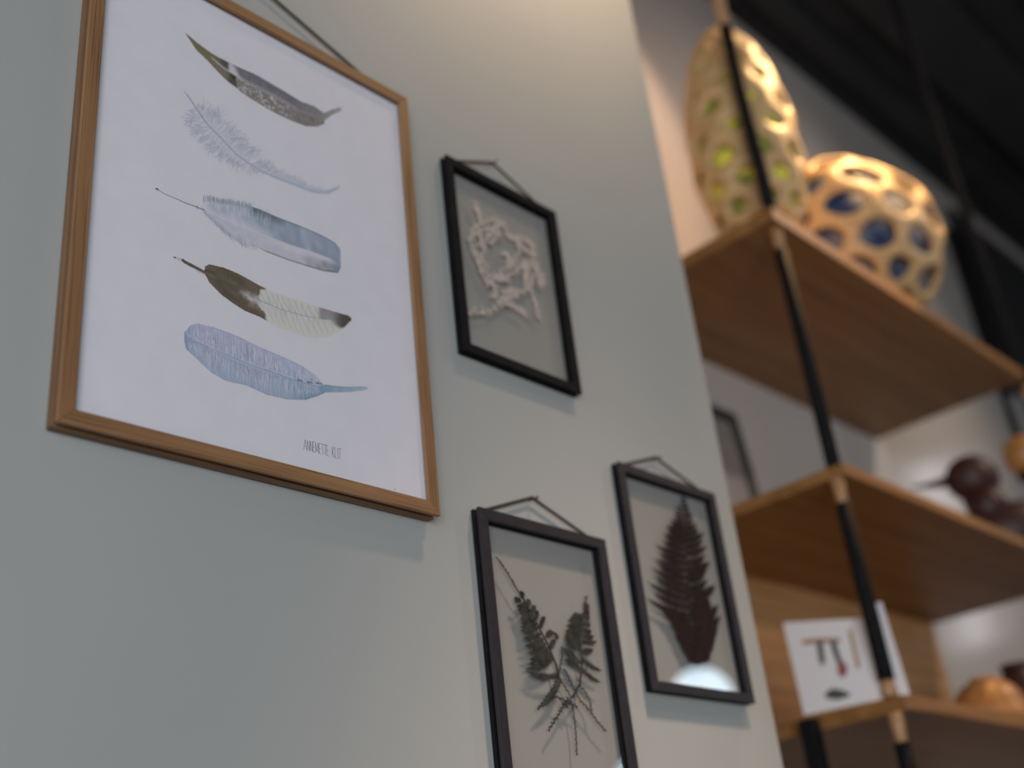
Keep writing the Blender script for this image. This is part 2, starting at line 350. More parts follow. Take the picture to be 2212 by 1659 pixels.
def vnoise(a, b, s=0):
    i, j = math.floor(a), math.floor(b); fa, fb = a - i, b - j
    fa = fa * fa * (3 - 2 * fa); fb = fb * fb * (3 - 2 * fb)
    return (hsh(i, j, s) * (1 - fa) + hsh(i + 1, j, s) * fa) * (1 - fb) + (hsh(i, j + 1, s) * (1 - fa) + hsh(i + 1, j + 1, s) * fa) * fb
def xgrid(up, mid, lo, nu):
    # the three outlines sampled at the same places across the print, so barbs run upright
    x0, x1 = mid[0][0], mid[-1][0]; res = []
    for c in (up, mid, lo):
        Q = interp(c, 400); xs = np.linspace(x0, x1, nu); ys = np.interp(xs, Q[:, 0], Q[:, 1]); res.append(np.c_[xs, ys])
    return res
def vane(art, up, mid, lo, colf, nu=220, nv=12, lift=0.0):
    """wash between an upper outline, the shaft and a lower outline; colf(u in 0..1, v in -1..1)"""
    U, Mi, Lo = xgrid(up, mid, lo, nu); x0, x1 = Mi[0, 0], Mi[-1, 0]
    for j in range(max(0, int((x0 - art.x0) * art.k)), min(art.w, int((x1 - art.x0) * art.k) + 1)):
        x = art.x0 + j / art.k; u = min(1, max(0, (x - x0) / (x1 - x0)))
        yu, ym, yl = (np.interp(x, E[:, 0], E[:, 1]) for E in (U, Mi, Lo))
        wob = .8 * (vnoise(x * .5, 3) - .5); yu += wob; yl -= wob
        for i in range(max(0, int((yu - art.y0) * art.k) - 1), min(art.h, int((yl - art.y0) * art.k) + 2)):
            y = art.y0 + i / art.k
            v = (ym - y) / max(1e-3, ym - yu) if y < ym else -(y - ym) / max(1e-3, yl - ym)
            al_ = max(0, min(1, .5 + (y - yu) * art.k, .5 + (yl - y) * art.k))
            if al_ <= 0: continue
            c = np.array(colf(u, max(-1, min(1, v)))); art.rgb[i, j] += (c - art.rgb[i, j]) * al_; art.m[i, j] = max(art.m[i, j], al_)
    return U, Mi, Lo
def stroke(art, pts, w0, w1, c0, c1, lift=0, op=.85):
    P = np.array(pts, float); n = len(P)
    for i in range(n - 1):
        ta, tb_ = i / (n - 1), (i + 1) / (n - 1)
        art.seg(P[i], P[i + 1], w0 + (w1 - w0) * ta, w0 + (w1 - w0) * tb_, mixc(c0, c1, ta), mixc(c0, c1, tb_), op)
def Z1(L): return [(380 + x / 4.366, 50 + y / 4.366) for x, y in L]
def Z2(L): return [(320 + x / 3.318, 380 + y / 3.318) for x, y in L]
def ss(a, b, x):
    t = max(0, min(1, (x - a) / (b - a))); return t * t * (3 - 2 * t)

# feather 1: dark, grey upper vane, speckled lower vane, olive tip
a = Ink(390, 60, 745, 290)
up = Z1([(90, 92), (200, 185), (330, 280), (400, 322), (480, 362), (600, 420), (740, 480), (900, 570), (1050, 660), (1180, 740), (1300, 782), (1395, 848)])
mid = Z1([(90, 94), (200, 215), (330, 320), (450, 425), (570, 500), (700, 575), (800, 625), (930, 690), (1100, 790), (1250, 850), (1400, 890)])
lo = Z1([(90, 97), (190, 250), (300, 355), (400, 465), (490, 552), (545, 590), (620, 655), (730, 725), (850, 800), (950, 855), (1100, 925), (1220, 970), (1330, 975), (1395, 950)])
def f1(u, v):
    olive = (96, 90, 68); c = (98, 96, 100)
    if v > 0:
        c = mixc((86, 86, 95), (105, 100, 100), vnoise(u * 30, v * 4, 1))
        c = mixc(c, (108, 103, 104), ss(.75, .92, u))
        c = mixc((160, 155, 162), c, ss(.37, .42, u + .05 * v))
        c = mixc((66, 66, 60), c, ss(.295, .325, u)); c = mixc(olive, c, ss(.2, .30, u))
        if v < .25: c = mixc(c, (160, 156, 160), .35 * (1 if .22 < u < .8 else 0))
    else:
        n = vnoise(u * 95, v * 9, 3); n2 = vnoise(u * 14, v * 3, 4)
        c = mixc((104, 98, 95), (162, 158, 160), ss(.48, .78, n) * ss(.98, .6, u) * (0.5 + n2 * .6 if n2 < .8 else 1))
        c = mixc(c, (104, 98, 98), ss(.72, .85, u) * .85)
        c = mixc((46, 46, 40), c, ss(.355, .375, u)); c = mixc((100, 93, 78), c, ss(.28, .35, u)); c = mixc(olive, c, ss(.12, .3, u))
        c = mixc(c, (150, 146, 150), .3 * ss(-.25, 0, v) * (1 if u > .2 else 0))
    e = abs(v); return mixc(c, (84, 82, 76), .35 * ss(.86, 1, e))
U, Mi, Lo = vane(a, up, mid, lo, f1, 300, 14)
for i in range(90, 292):           # fine barbs over the lower vane and a slightly ragged rim
    p, q = Mi[i], Lo[i]; t0 = random.uniform(.2, .8); t1 = min(1.03 + random.uniform(0, .07), t0 + random.uniform(.15, .5)); sh = np.array((2.5, .6))
    col = random.choice([(150, 146, 148), (84, 80, 76), (128, 122, 120), (96, 91, 88)])
    stroke(a, [p + (q - p) * t0, p + (q - p) * t1 + sh * t1], 1.0, .5, col, col, op=.5)
for i in range(120, 285, 2):
    p, q = Mi[i], U[i]; col = random.choice([(76, 76, 86), (112, 110, 118), (92, 92, 100)])
    stroke(a, [p + (q - p) * .1, p + (q - p) * random.uniform(.7, 1.0) + np.array((3, 1.5))], 1.2, .6, col, col, op=.3)
stroke(a, Z1([(335, 325), (450, 425), (570, 500), (700, 580), (850, 655), (1000, 735)]), 1.6, .8, (172, 166, 172), (120, 118, 120), 4e-5)
stroke(a, Z1([(1375, 900), (1420, 868), (1470, 840), (1540, 815)]), 15, 9, (112, 108, 106), (118, 120, 122), 2e-5)
stroke(a, Z1([(1285, 900), (1300, 950)]), 3, 1, (80, 66, 50), (100, 90, 84), 5e-5)
a.build('feather_print')

# feather 2: soft lavender down
a = Ink(385, 185, 745, 430)
st2 = interp(Z1([(78, 640), (110, 690), (200, 820), (300, 960), (420, 1080), (560, 1230), (740, 1360), (900, 1440), (1100, 1515), (1300, 1590), (1430, 1600), (1540, 1545)]), 240)
def env(u):   # barb length (px) upper, lower, by position along the shaft
    return np.interp(u, [.10, .16, .25, .38, .5, .62, .72, .85, .93, 1], [8, 36, 46, 42, 38, 30, 24, 18, 10, 1]), \
           np.interp(u, [.10, .16, .25, .38, .5, .56, .62, .8, 1], [6, 44, 46, 36, 24, 8, 2, 1, 0])
lav = [(134, 137, 152), (122, 127, 144), (142, 144, 156), (128, 132, 148), (112, 118, 138)]
for rep in range(4):
    for i in range(26, 234, 1 if rep < 1 else 2):
        u = i / 239; Lu, Ld = env(u); p = st2[i]; t = st2[min(i + 3, 239)] - st2[i - 3]; t = t / np.hypot(*t); nn = np.array((t[1], -t[0]))
        for side, L in ((1, Lu), (-1, Ld)):
            if L < 2: continue
            L = L * random.uniform(.5, 1.12); back = random.uniform(-1.1, .1) if u < .26 else (random.uniform(-.5, .5) if u < .5 else random.uniform(.5, 1.9))
            dr = nn * side + t * back; dr /= np.hypot(*dr); bend = t * random.uniform(-.3, .3) * L
            c = random.choice(lav); tipc = mixc(c, WHITE, random.uniform(0, .35) + .35 * ss(.5, .9, u)); root = mixc(c, WHITE, .55 + .2 * random.random())
            if rep == 0: stroke(a, [p, p + dr * L * .4, p + dr * L * .8], 2.2, 1.2, mixc(c, WHITE, .45), mixc(c, WHITE, .6), op=.5); continue
            m0 = p + dr * L * random.uniform(.1, .5)
            stroke(a, [m0, (m0 + p + dr * L) / 2 + bend * .15, p + dr * L + bend], 1.1, .7, root, tipc, op=.85)
            if L > 12:
                for q in range(2):
                    m_ = p + dr * L * random.uniform(.55, .85) + bend * .4; d2 = dr + t * random.choice((-.9, .9)); d2 /= np.hypot(*d2)
                    stroke(a, [m_, m_ + d2 * L * random.uniform(.15, .3)], .8, .4, tipc, tipc, 2e-5 + rep * 1.2e-5)
stroke(a, st2[:42:3], 2.2, 3.0, (138, 142, 158), (134, 138, 158), 9e-5)
stroke(a, st2[4:40:3] + np.array((3, 1)), 1.0, 1.0, (112, 116, 138), (120, 124, 146), 1e-4)
stroke(a, st2[36:160:4], 1.8, 3.2, (112, 118, 138), (134, 140, 156), op=.7)
stroke(a, st2[150::4], 4.5, 7.0, (136, 143, 162), (140, 146, 160), 9e-5)
a.build('feather_print')

# feather 3: pale base, blue-grey upper vane
a = Ink(330, 395, 750, 602)
up = Z2([(372, 215), (400, 165), (450, 160), (520, 178), (600, 185), (700, 208), (800, 240), (950, 305), (1100, 362), (1250, 428), (1340, 480), (1378, 530), (1388, 600), (1378, 650)])
mid = Z2([(380, 235), (430, 262), (520, 305), (620, 345), (720, 390), (830, 430), (930, 468), (1030, 505), (1150, 540), (1250, 578), (1330, 605), (1380, 655)])
lo = Z2([(378, 240), (420, 285), (470, 335), (530, 398), (590, 435), (650, 480), (700, 505), (780, 510), (850, 546), (1000, 602), (1150, 650), (1250, 680), (1360, 696), (1378, 660)])
def f3(u, v):
    n = vnoise(u * 26, v * 3 + u * 9, 7)
    if v > 0:
        c = mixc((158, 158, 170), (132, 138, 154), n); bl = mixc((112, 122, 136), (136, 143, 156), n)
        c = mixc(c, bl, ss(.36 - v * .1, .50 - v * .14, u)); c = mixc(c, (166, 165, 172), .5 * ss(.62, .45, u) * ss(.55, .1, v))
        dk = ss(.30, .38, u) * ss(.66, .5, u); c = mixc(c, (68, 80, 90), dk * ss(.55, .95, v) * (.5 + .5 * n))
        c = mixc(c, (104, 118, 136), ss(.80, .97, u) * .5)
        c = mixc(c, (78, 96, 112), ss(.90, 1, v) * ss(.35, .5, u) * .7)
    else:
        c = mixc((160, 158, 168), (150, 150, 160), n); c = mixc(c, (172, 166, 172), ss(.4, .6, u) * ss(-.7, -.1, v) * .6)
        c = mixc(c, (112, 110, 118), ss(.70, .86, u) * ss(0, -.6, v) * (.4 + .6 * n)); c = mixc(c, (88, 100, 122), ss(.9, 1, u) * .6)
        c = mixc(c, (80, 80, 66), ss(-.90, -1, v) * ss(.40, .48, u)); c = mixc(c, (58, 68, 84), ss(-.86, -1, v) * ss(.82, .95, u))
    return mixc(c, WHITE, ss(.10, 0, u))
U, Mi, Lo = vane(a, up, mid, lo, f3, 260, 14)
for i in range(4, 130):
    for side, E in ((1, U), (-1, Lo)):
        if side < 0 and i > 100: continue
        if side > 0 and i > 96 and random.random() < .6: continue
        p, q = Mi[i], E[i]; dark = random.random() < (.3 if side > 0 else .45)
        c = random.choice([(96, 106, 124), (74, 84, 96), (120, 128, 146)]) if dark else random.choice([(168, 168, 176), (150, 152, 164), (160, 160, 170)])
        sh = np.array((2 if side > 0 else 7, -2 if side > 0 else 4.0)) * random.uniform(.4, 1.3)
        t0 = random.uniform(.45, .85); t1 = random.uniform(.95, 1.16)
        stroke(a, [p + (q - p) * t0, p + (q - p) * t1 + sh], 1.2 if side > 0 else 1.5, .4, mixc(c, WHITE, .6), c, op=.6)
for k in range(22):                 # dark hooked tufts at the base
    x = 400 + k * 16; y = np.interp(x, [400, 450, 520, 600, 740], [165, 160, 178, 186, 215])
    for s in range(3):
        xx = x + random.uniform(-6, 6); stroke(a, Z2([(xx, y + 22), (xx - 4, y - 5), (xx + random.uniform(-10, 6), y - random.uniform(14, 32) * (1.1 if k < 4 else .7))]), 1.6, .5, (128, 134, 144), random.choice([(60, 72, 72), (86, 98, 106), (120, 124, 126)]), 5e-5)
for k in range(34):                 # lower slanted vane strands
    x = 390 + k * 9.6; y = np.interp(x, [378, 470, 590, 700], [240, 325, 430, 495])
    stroke(a, Z2([(x - 8, y - 34), (x + 4, y), (x + random.uniform(8, 22), y + random.uniform(18, 42))]), 2.0, .5, (150, 152, 166), random.choice([(88, 96, 116), (110, 118, 136), (132, 136, 150)]), 5e-5)
stroke(a, Z2([(440, 262), (620, 340), (830, 425), (1030, 500), (1150, 538), (1300, 595)]), 1.5, 3.0, (168, 166, 172), (164, 160, 172), 6e-5)
stroke(a, Z2([(60, 95), (130, 135), (200, 163), (270, 195), (345, 222), (400, 245)]), 1.0, 2.2, (96, 96, 104), (84, 90, 100), 4e-5)
stroke(a, Z2([(180, 128), (230, 155), (300, 185)]), .9, .5, (150, 150, 156), (160, 160, 166), 4e-5)
stroke(a, Z2([(56, 92), (72, 97)]), 3.4, 3.0, (70, 70, 76), (70, 70, 76), 5e-5)
for x in (345, 355): stroke(a, Z2([(x, 215), (x + 6, 245)]), 1, .6, (74, 80, 88), (110, 112, 120), 6e-5)
a.build('feather_print')

# feather 4: brown base and tip, cream middle
a = Ink(368, 548, 768, 740)
up = Z2([(402, 682), (408, 648), (440, 634), (540, 658), (640, 698), (720, 742), (800, 788), (900, 832), (1050, 882), (1240, 945), (1350, 978), (1440, 1003), (1456, 1022)])
mid = Z2([(402, 690), (480, 730), (560, 775), (640, 820), (740, 862), (820, 902), (950, 955), (1100, 1000), (1250, 1030), (1350, 1034), (1456, 1028)])
lo = Z2([(402, 696), (440, 765), (520, 848), (620, 922), (700, 970), (800, 1010), (900, 1068), (1000, 1110), (1100, 1146), (1200, 1160), (1300, 1150), (1390, 1100), (1456, 1034)])
def f4(u, v):
    n = vnoise(u * 20, v * 3, 11); br = mixc((72, 64, 54), (96, 84, 70), n * (1 - .5 * u))
    stp = .5 + .5 * math.sin(u * 150 + v * 9 + 4 * vnoise(u * 9, v * 2, 5))
    cr = mixc((166, 163, 156), (140, 144, 152), (.55 if v > 0 else .38) * ss(.5, .95, stp) * ss(1.0, .75, abs(v)))
    if v < 0: cr = mixc(cr, (167, 164, 156), .5 * ss(-.55, -.9, v))
    edge = .335 + (.05 * v if v > 0 else -.07 * v) + .05 * (n - .5) + .012 * (vnoise(u * 90, v * 14, 2) - .5)
    c = mixc(br, cr, ss(edge, edge + .035, u))
    wn = vnoise(u * 60, v * 5, 8); c = mixc(c, (160, 157, 157), ss(.75, .0, abs(v + .1) + .35 * wn) * ss(.17 + .06 * wn, .33, u) * ss(.46, .36, u) * .95)
    tip = ss(.765 if v > 0 else .82 - .12 * v, .80 if v > 0 else .90 - .06 * v, u)
    tc = mixc((118, 112, 112), (72, 66, 62), ss(.86, .95, u)); 
    if v < -.75: tip *= ss(.84, .95, u)
    return mixc(c, tc, tip)
U, Mi, Lo = vane(a, up, mid, lo, f4, 300, 16)
for i in range(122, 262, 3):
    for side, E in ((1, U), (-1, Lo)):
        p, q = Mi[i], E[min(299, i + (2 if side > 0 else 6))]; L = random.uniform(.35, .8)
        g = random.random() < .5; c = (128, 136, 150) if g else (172, 170, 164)
        stroke(a, [p + (q - p) * .02, p + (q - p) * L + np.array((-3., 0))], 2.4 if g else 1.6, .6, c, mixc(c, (166, 163, 158), .6), op=.4)
for i in range(6, 90, 1):
    for side, E in ((1, U), (-1, Lo)):
        p, q = Mi[i], E[i]; c = random.choice([(62, 54, 44), (88, 76, 62), (76, 66, 54)])
        stroke(a, [p + (q - p) * random.uniform(.3, .6), p + (q - p) * random.uniform(.9, 1.015)], 1.0, .5, c, c, op=.3)
stroke(a, Z2([(690, 835), (760, 872), (830, 905), (950, 955), (1100, 1000), (1250, 1028)]), 1.6, 1.4, (108, 114, 130), (128, 132, 142), 6e-5)
stroke(a, Z2([(190, 584), (240, 602), (310, 638), (402, 690)]), 3.2, 6.0, (86, 80, 78), (76, 70, 66), 4e-5)
stroke(a, Z2([(205, 588), (245, 606)]), 5.0, 6.5, (168, 164, 164), (150, 146, 144), 5e-5)
stroke(a, Z2([(184, 582), (196, 588)]), 2.0, 2.0, (66, 62, 62), (66, 62, 62), 6e-5)
stroke(a, Z2([(248, 604), (262, 618), (300, 640), (390, 684)]), 5.5, 5.0, (66, 60, 58), (78, 72, 68), 6e-5)
stroke(a, Z2([(345, 678), (400, 705)]), 1, 1, (110, 106, 106), (90, 84, 80), 6e-5)
a.build('feather_print')

# feather 5: blue with fine pale barbs
a = Ink(388, 690, 800, 872)
up = Z2([(268, 1115), (300, 1075), (350, 1058), (480, 1088), (640, 1148), (800, 1228), (950, 1290), (1100, 1360), (1200, 1430), (1262, 1502)])
mid = Z2([(262, 1140), (330, 1182), (420, 1225), (500, 1260), (640, 1318), (800, 1380), (950, 1430), (1100, 1480), (1200, 1508), (1275, 1525)])
lo = Z2([(256, 1165), (270, 1240), (350, 1312), (450, 1408), (560, 1470), (700, 1500), (850, 1568), (1000, 1603), (1130, 1605), (1210, 1580), (1270, 1552)])
def f5(u, v):
    n = vnoise(u * 16, v * 2.5, 13); n2 = vnoise(u * 30, v * 5, 17)
    c = mixc((140, 143, 162), (150, 151, 168), n) if v > 0 else mixc((132, 142, 160), (122, 138, 152), n)
    c = mixc(c, (138, 128, 150), .55 * ss(.55, .8, n2)); c = mixc(c, (112, 118, 146), ss(.10, 0, u) * .7)
    c = mixc(c, (142, 150, 172), ss(.55, .8, u) * (.5 if v > 0 else 0)); c = mixc(c, (88, 116, 134), ss(.72, .9, u) * ss(0, -.9, v) * .8)
    return mixc(c, (112, 118, 146), .3 * ss(.9, 1, abs(v)))
U, Mi, Lo = vane(a, up, mid, lo, f5, 300, 14)
for rep in range(4):
    for i in range(6, 296):
        for side, E in ((1, U), (-1, Lo)):
            p, q = Mi[i], E[max(0, min(299, i + (-3 if side > 0 else 3)))]
            r_ = random.random(); u = i / 299
            if r_ < .55: c = random.choice([(162, 166, 178), (156, 163, 176), (168, 170, 180)])
            elif r_ < .85: c = random.choice([(122, 128, 150), (114, 124, 144), (110, 126, 144)])
            else: c = random.choice([(118, 100, 116), (108, 96, 118)]) if u < .7 else (84, 108, 122)
            t0 = random.uniform(.02, .6); t1 = min(1.01, t0 + random.uniform(.15, .55))
            stroke(a, [p + (q - p) * t0, p + (q - p) * t1], .8, .4, c, mixc(c, (140, 146, 168), .2), op=.6)
stroke(a, Z2([(330, 1182), (420, 1225), (500, 1260), (640, 1318), (800, 1380), (950, 1430), (1100, 1480), (1270, 1522)]), 1.2, 2.0, (104, 112, 132), (110, 130, 148), 8e-5)
stroke(a, Z2([(430, 1232), (640, 1325), (800, 1387), (950, 1437)]), .9, .9, (160, 170, 182), (160, 170, 182), 9e-5)
for x, y in ((1090, 1465), (1160, 1482), (1225, 1488)): stroke(a, Z2([(x - 16, y - 4), (x + 16, y + 4)]), 4, 3, (92, 92, 100), (104, 104, 112), 9e-5)
stroke(a, Z2([(1255, 1525), (1300, 1527), (1380, 1530), (1450, 1530), (1520, 1524), (1562, 1522)]), 17, 7, (104, 124, 146), (128, 142, 158), 8e-5)
stroke(a, Z2([(1270, 1498), (1330, 1508), (1420, 1520), (1550, 1512)]), 1.5, 1, (84, 100, 124), (110, 124, 144), 9e-5)
a.build('feather_print')

# hand-lettered line under the feathers
GL = {'A': [[(0, 0), (.5, 1), (1, -.02)], [(.2, .33), (.82, .33)]], 'N': [[(0, 0), (.06, 1), (.9, 0), (.96, 1)]],
      'E': [[(1, 0), (0, 0), (0, 1), (.9, 1)], [(0, .5), (.75, .5)]], 'M': [[(0, 0), (.05, 1), (.5, .1), (.92, 1), (1, 0)]],
      'T': [[(.5, 0), (.45, 1)], [(-.1, 1), (1.1, 1)]], 'K': [[(0, 0), (0, 1)], [(.8, 1), (.08, .45), (.95, 0)]],
      'L': [[(0, 1), (0, 0), (.95, 0)]], 'I': [[(.5, 0), (.5, 1)]]}
a = Ink(648, 940, 745, 1000, 2.5)
def Z7(x, t):    # t 0 baseline .. 1 cap line
    yb = 780 + (x - 610) * .268; xx = x + (1 - t) * 6; return (600 + xx / 11.06, 900 + (yb - t * (238 + (x - 610) * .012)) / 11.06)
for ch, x0, x1 in (('A', 612, 690), ('N', 697, 757), ('N', 770, 825), ('E', 838, 882), ('M', 892, 968), ('E', 985, 1028), ('T', 1042, 1098), ('T', 1102, 1158),
                   ('E', 1165, 1208), ('K', 1296, 1356), ('L', 1362, 1408), ('I', 1412, 1444), ('T', 1456, 1506)):
    for s in GL[ch]:
        P = [Z7(x0 + (x1 - x0) * p, q) for p, q in s]
        for p, q in zip(P, P[1:]): stroke(a, [p, q], .8, .8, (78, 76, 86), (78, 76, 86), op=.95)
a.build('lettering')
stroke_dot = Ink(846, 1050, 860, 1066, 2.5); stroke(stroke_dot, [(852, 1056), (853.4, 1059)], 2, 1.4, (110, 116, 124), (110, 116, 124), 2e-5); stroke_dot.build('paint_fleck')

# ------------------------------------------------------------------ three dark glass frames
k2 = 0.885
GP = 'dark double-glass frames on the green-grey wall'
f2, f2x, f2y = hanging_frame('glass_frame', 'dark metal glass frame holding pale seaweed, highest of the three dark frames', 'picture frame',
    1.0335 * k2, 1.2835 * k2, 0.7895 * k2, 1.1330 * k2, 0.0125, k2, (M['black'], M['black']), (1.150 * k2, 1.1790 * k2), GP)
f3_, f3x, f3y = hanging_frame('glass_frame', 'dark metal glass frame with two grey fern fronds, lowest of the dark frames', 'picture frame',
    1.0300 * k2, 1.2862 * k2, 0.2040 * k2, 0.5530 * k2, 0.0138, k2 - .001, (M['aubergine'], M['black']), (1.1500 * k2, 0.5945 * k2), GP)
f4_, f4x, f4y = hanging_frame('glass_frame', 'dark metal glass frame with one wine-red fern leaf, beside the wall corner', 'picture frame',
    1.3480 * k2, 1.6035 * k2, 0.3410 * k2, 0.6925 * k2, 0.0125, k2, (M['aubergine'], M['black']), (1.4646 * k2, 0.7303 * k2), GP)

def leafpt(u, v, y, fx, fz, off):
    q = onY(u, v, y); return Vector((q.x - fx, y + off, q.z - (fz + H)))
def ribbon(bm, P, w, off=0.0, thick=0.0003):
    """thin solid blade along points of the xz plane; w: list of half widths"""
    n = len(P); A = []; B = []
    for i in range(n):
        t = P[min(i + 1, n - 1)] - P[max(i - 1, 0)]; t = Vector((t.x, 0, t.z)).normalized(); nn = Vector((-t.z, 0, t.x))
        A.append(P[i] + nn * w[i]); B.append(P[i] - nn * w[i])
    va = [bm.verts.new(p) for p in A]; vb = [bm.verts.new(p) for p in B]
    vc = [bm.verts.new(p + Vector((0, thick, 0))) for p in A]; vd = [bm.verts.new(p + Vector((0, thick, 0))) for p in B]
    for i in range(n - 1):
        bm.faces.new((va[i], va[i + 1], vb[i + 1], vb[i])); bm.faces.new((vc[i + 1], vc[i], vd[i], vd[i + 1]))
        bm.faces.new((va[i + 1], va[i], vc[i], vc[i + 1])); bm.faces.new((vb[i], vb[i + 1], vd[i + 1], vd[i]))
def pinna(bm, p0, p1, half, n, rise, jag, curve, y):
    """a fern leaflet from p0 to p1: midrib plus small toothed pinnules"""
    d = p1 - p0; L = d.length; t = d / L; nn = Vector((-t.z, 0, t.x))
    mids = [p0 + d * (i / n) + nn * (curve * L * math.sin(math.pi * i / n)) for i in range(n + 1)]
    ribbon(bm, mids, [0.0006 * (1 - .7 * i / n) for i in range(n + 1)])
    for i in range(n):
        s = i / n; hw = half * (math.sin(math.pi * min(1, (s * .8 + .25))) ** .8) * random.uniform(.8, 1.15)
        for sd in (1, -1):
            a = mids[i]; b = a + nn * (sd * hw) + t * (rise * hw); m_ = a.lerp(b, .5) + t * (jag * hw * .3)
            ribbon(bm, [a, m_, b], [L / n * .42, L / n * .34, L / n * .10])

# grey fern: two fronds and trailing stems
def Z3(x, y): return leafpt(1000 + x / 2.3725, 960 + y / 2.3725, f3y - .0012, f3x, 0.2040 * k2, random.uniform(0, .0003))
fr = []
A_ = [((330, 815), (272, 832)), ((345, 850), (285, 865)), ((368, 900), (298, 915)), ((385, 940), (296, 952)), ((412, 1000), (315, 1032)), ((435, 1045), (338, 1103)),
      ((462, 1095), (318, 1150)), ((490, 1185), (322, 1158)), ((500, 1210), (385, 1357)), ((300, 790), (312, 755)), ((330, 835), (348, 795)), ((350, 870), (376, 826)),
      ((375, 900), (388, 850)), ((398, 940), (426, 880)), ((425, 985), (470, 962)), ((470, 962), (486, 1000)), ((445, 1050), (480, 1000)), ((300, 800), (262, 790)), ((315, 830), (300, 850))]
B_ = [((612, 880), (560, 885)), ((607, 920), (535, 905)), ((605, 965), (522, 960)), ((605, 1005), (520, 985)), ((603, 1050), (528, 1025)), ((600, 1120), (508, 1040)), ((600, 1150), (520, 1100)),
      ((625, 850), (645, 815)), ((620, 890), (652, 880)), ((614, 950), (662, 955)), ((612, 1010), (690, 1008)), ((612, 1060), (672, 1048)), ((612, 1100), (715, 1160)), ((608, 1150), (710, 1220))]
for lst in (A_, B_):
    fr.append((lst,))
bm = bmesh.new()
for p, q in A_ + [(tuple((a_ + b_) / 2 for a_, b_ in zip(A_[i][0], A_[i + 1][0])), tuple((a_ + b_) / 2 for a_, b_ in zip(A_[i][1], A_[i + 1][1]))) for i in (0, 1, 2, 3, 4, 5)]: pinna(bm, Z3(*p), Z3(*q), .0046, 15, .7, .4, .07, f3y)
s1 = [Z3(x, y) for x, y in ((175, 580), (200, 618), (230, 660), (262, 715), (290, 760), (320, 808), (350, 860), (380, 915), (405, 965), (428, 1010), (450, 1060), (475, 1120), (490, 1170), (495, 1205))]
ribbon(bm, s1, [.0006 + .0001 * i for i in range(14)])
for i in range(6):
    for k in range(5):
        p = s1[i].lerp(s1[i + 1], k / 5); pinna(bm, p, p + Vector((random.choice((-1, 1)) * random.uniform(.002, .0035), 0, random.uniform(.0, .002))), .0008, 3, .3, .2, 0, f3y)
obj('fern_frond', bm, M['fern_grey'], f3_)
bm = bmesh.new()
for p, q in B_ + [(tuple((a_ + b_) / 2 for a_, b_ in zip(B_[i][0], B_[i + 1][0])), tuple((a_ + b_) / 2 for a_, b_ in zip(B_[i][1], B_[i + 1][1]))) for i in (0, 1, 2, 3, 7, 8, 9)]: pinna(bm, Z3(*p), Z3(*q), .0046, 15, .7, .4, -.06, f3y)
s2 = [Z3(x, y) for x, y in ((635, 778), (630, 820), (622, 860), (612, 910), (605, 960), (602, 1000), (606, 1060), (610, 1110), (606, 1170), (600, 1230), (560, 1300))]
ribbon(bm, s2, [.0008 + .00008 * i for i in range(11)])
for i in range(3):
    for k in range(6):
        p = s2[i].lerp(s2[i + 1], k / 6); pinna(bm, p, p + Vector((random.choice((-1, 1)) * random.uniform(.002, .005), 0, random.uniform(.0, .003))), .001, 3, .3, .2, 0, f3y)
obj('fern_frond', bm, M['fern_grey'], f3_)
for path, hw in ((((505, 1035), (512, 1080), (500, 1130), (492, 1190), (515, 1230), (545, 1275), (560, 1330), (572, 1400), (580, 1480), (585, 1595)), .0022),
                 (((520, 1150), (545, 1200), (575, 1260), (600, 1310), (640, 1350), (690, 1420), (735, 1472)), .0026),
                 (((590, 1230), (625, 1260), (650, 1310), (662, 1370)), .0024), (((540, 1300), (510, 1350), (475, 1410), (438, 1468)), .0032),
                 (((490, 1200), (455, 1260), (420, 1310), (382, 1358)), .0024), (((470, 1290), (500, 1300), (540, 1320), (590, 1345)), .0030),
                 (((515, 1040), (545, 1080), (590, 1130)), .0022), (((510, 1320), (530, 1345), (550, 1310)), .0035)):
    bm = bmesh.new(); Q = [Z3(*p) for p in path]
    ribbon(bm, Q, [.0007] * len(Q))
    for i in range(len(Q) - 1):
        nn = max(3, int((Q[i + 1] - Q[i]).length / .0028))
        for k in range(nn):
            p = Q[i].lerp(Q[i + 1], k / nn); t = (Q[i + 1] - Q[i]).normalized(); sd = 1 if k % 2 else -1
            q = p + Vector((-t.z * sd, 0, t.x * sd)) * hw * random.uniform(.6, 1.2) + t * hw * .8
            ribbon(bm, [p, p.lerp(q, .5), q], [.0009, .0007, .0003])
    obj('fern_stem', bm, M['fern_grey'], f3_)

# wine-red fern leaf
def Z4(x, y): return leafpt(1300 + x / 2.7194, 950 + y / 2.7194, f4y - .0012, f4x, 0.3410 * k2, random.uniform(0, .0003))
Lf = [((472, 400), (440, 385)), ((480, 455), (425, 425)), ((486, 505), (400, 470)), ((490, 555), (372, 500)), ((492, 610), (358, 548)), ((497, 690), (306, 608)), ((502, 770), (306, 690)),
      ((510, 860), (284, 742)), ((516, 940), (268, 830)), ((524, 1030), (262, 925)), ((535, 1100), (345, 985)), ((545, 1160), (395, 1060)), ((556, 1220), (430, 1140)), ((566, 1270), (468, 1212)), ((573, 1310), (500, 1265))]
Rf = [((470, 350), (495, 340)), ((478, 400), (512, 385)), ((484, 460), (535, 430)), ((490, 525), (562, 488)), ((494, 590), (604, 540)), ((500, 670), (622, 618)), ((506, 770), (640, 712)), ((510, 830), (618, 765)),
      ((522, 920), (675, 848)), ((534, 1010), (640, 930)), ((540, 1050), (695, 962)), ((550, 1150), (708, 1020)), ((560, 1215), (690, 1085)), ((566, 1255), (668, 1165)), ((572, 1300), (640, 1245))]
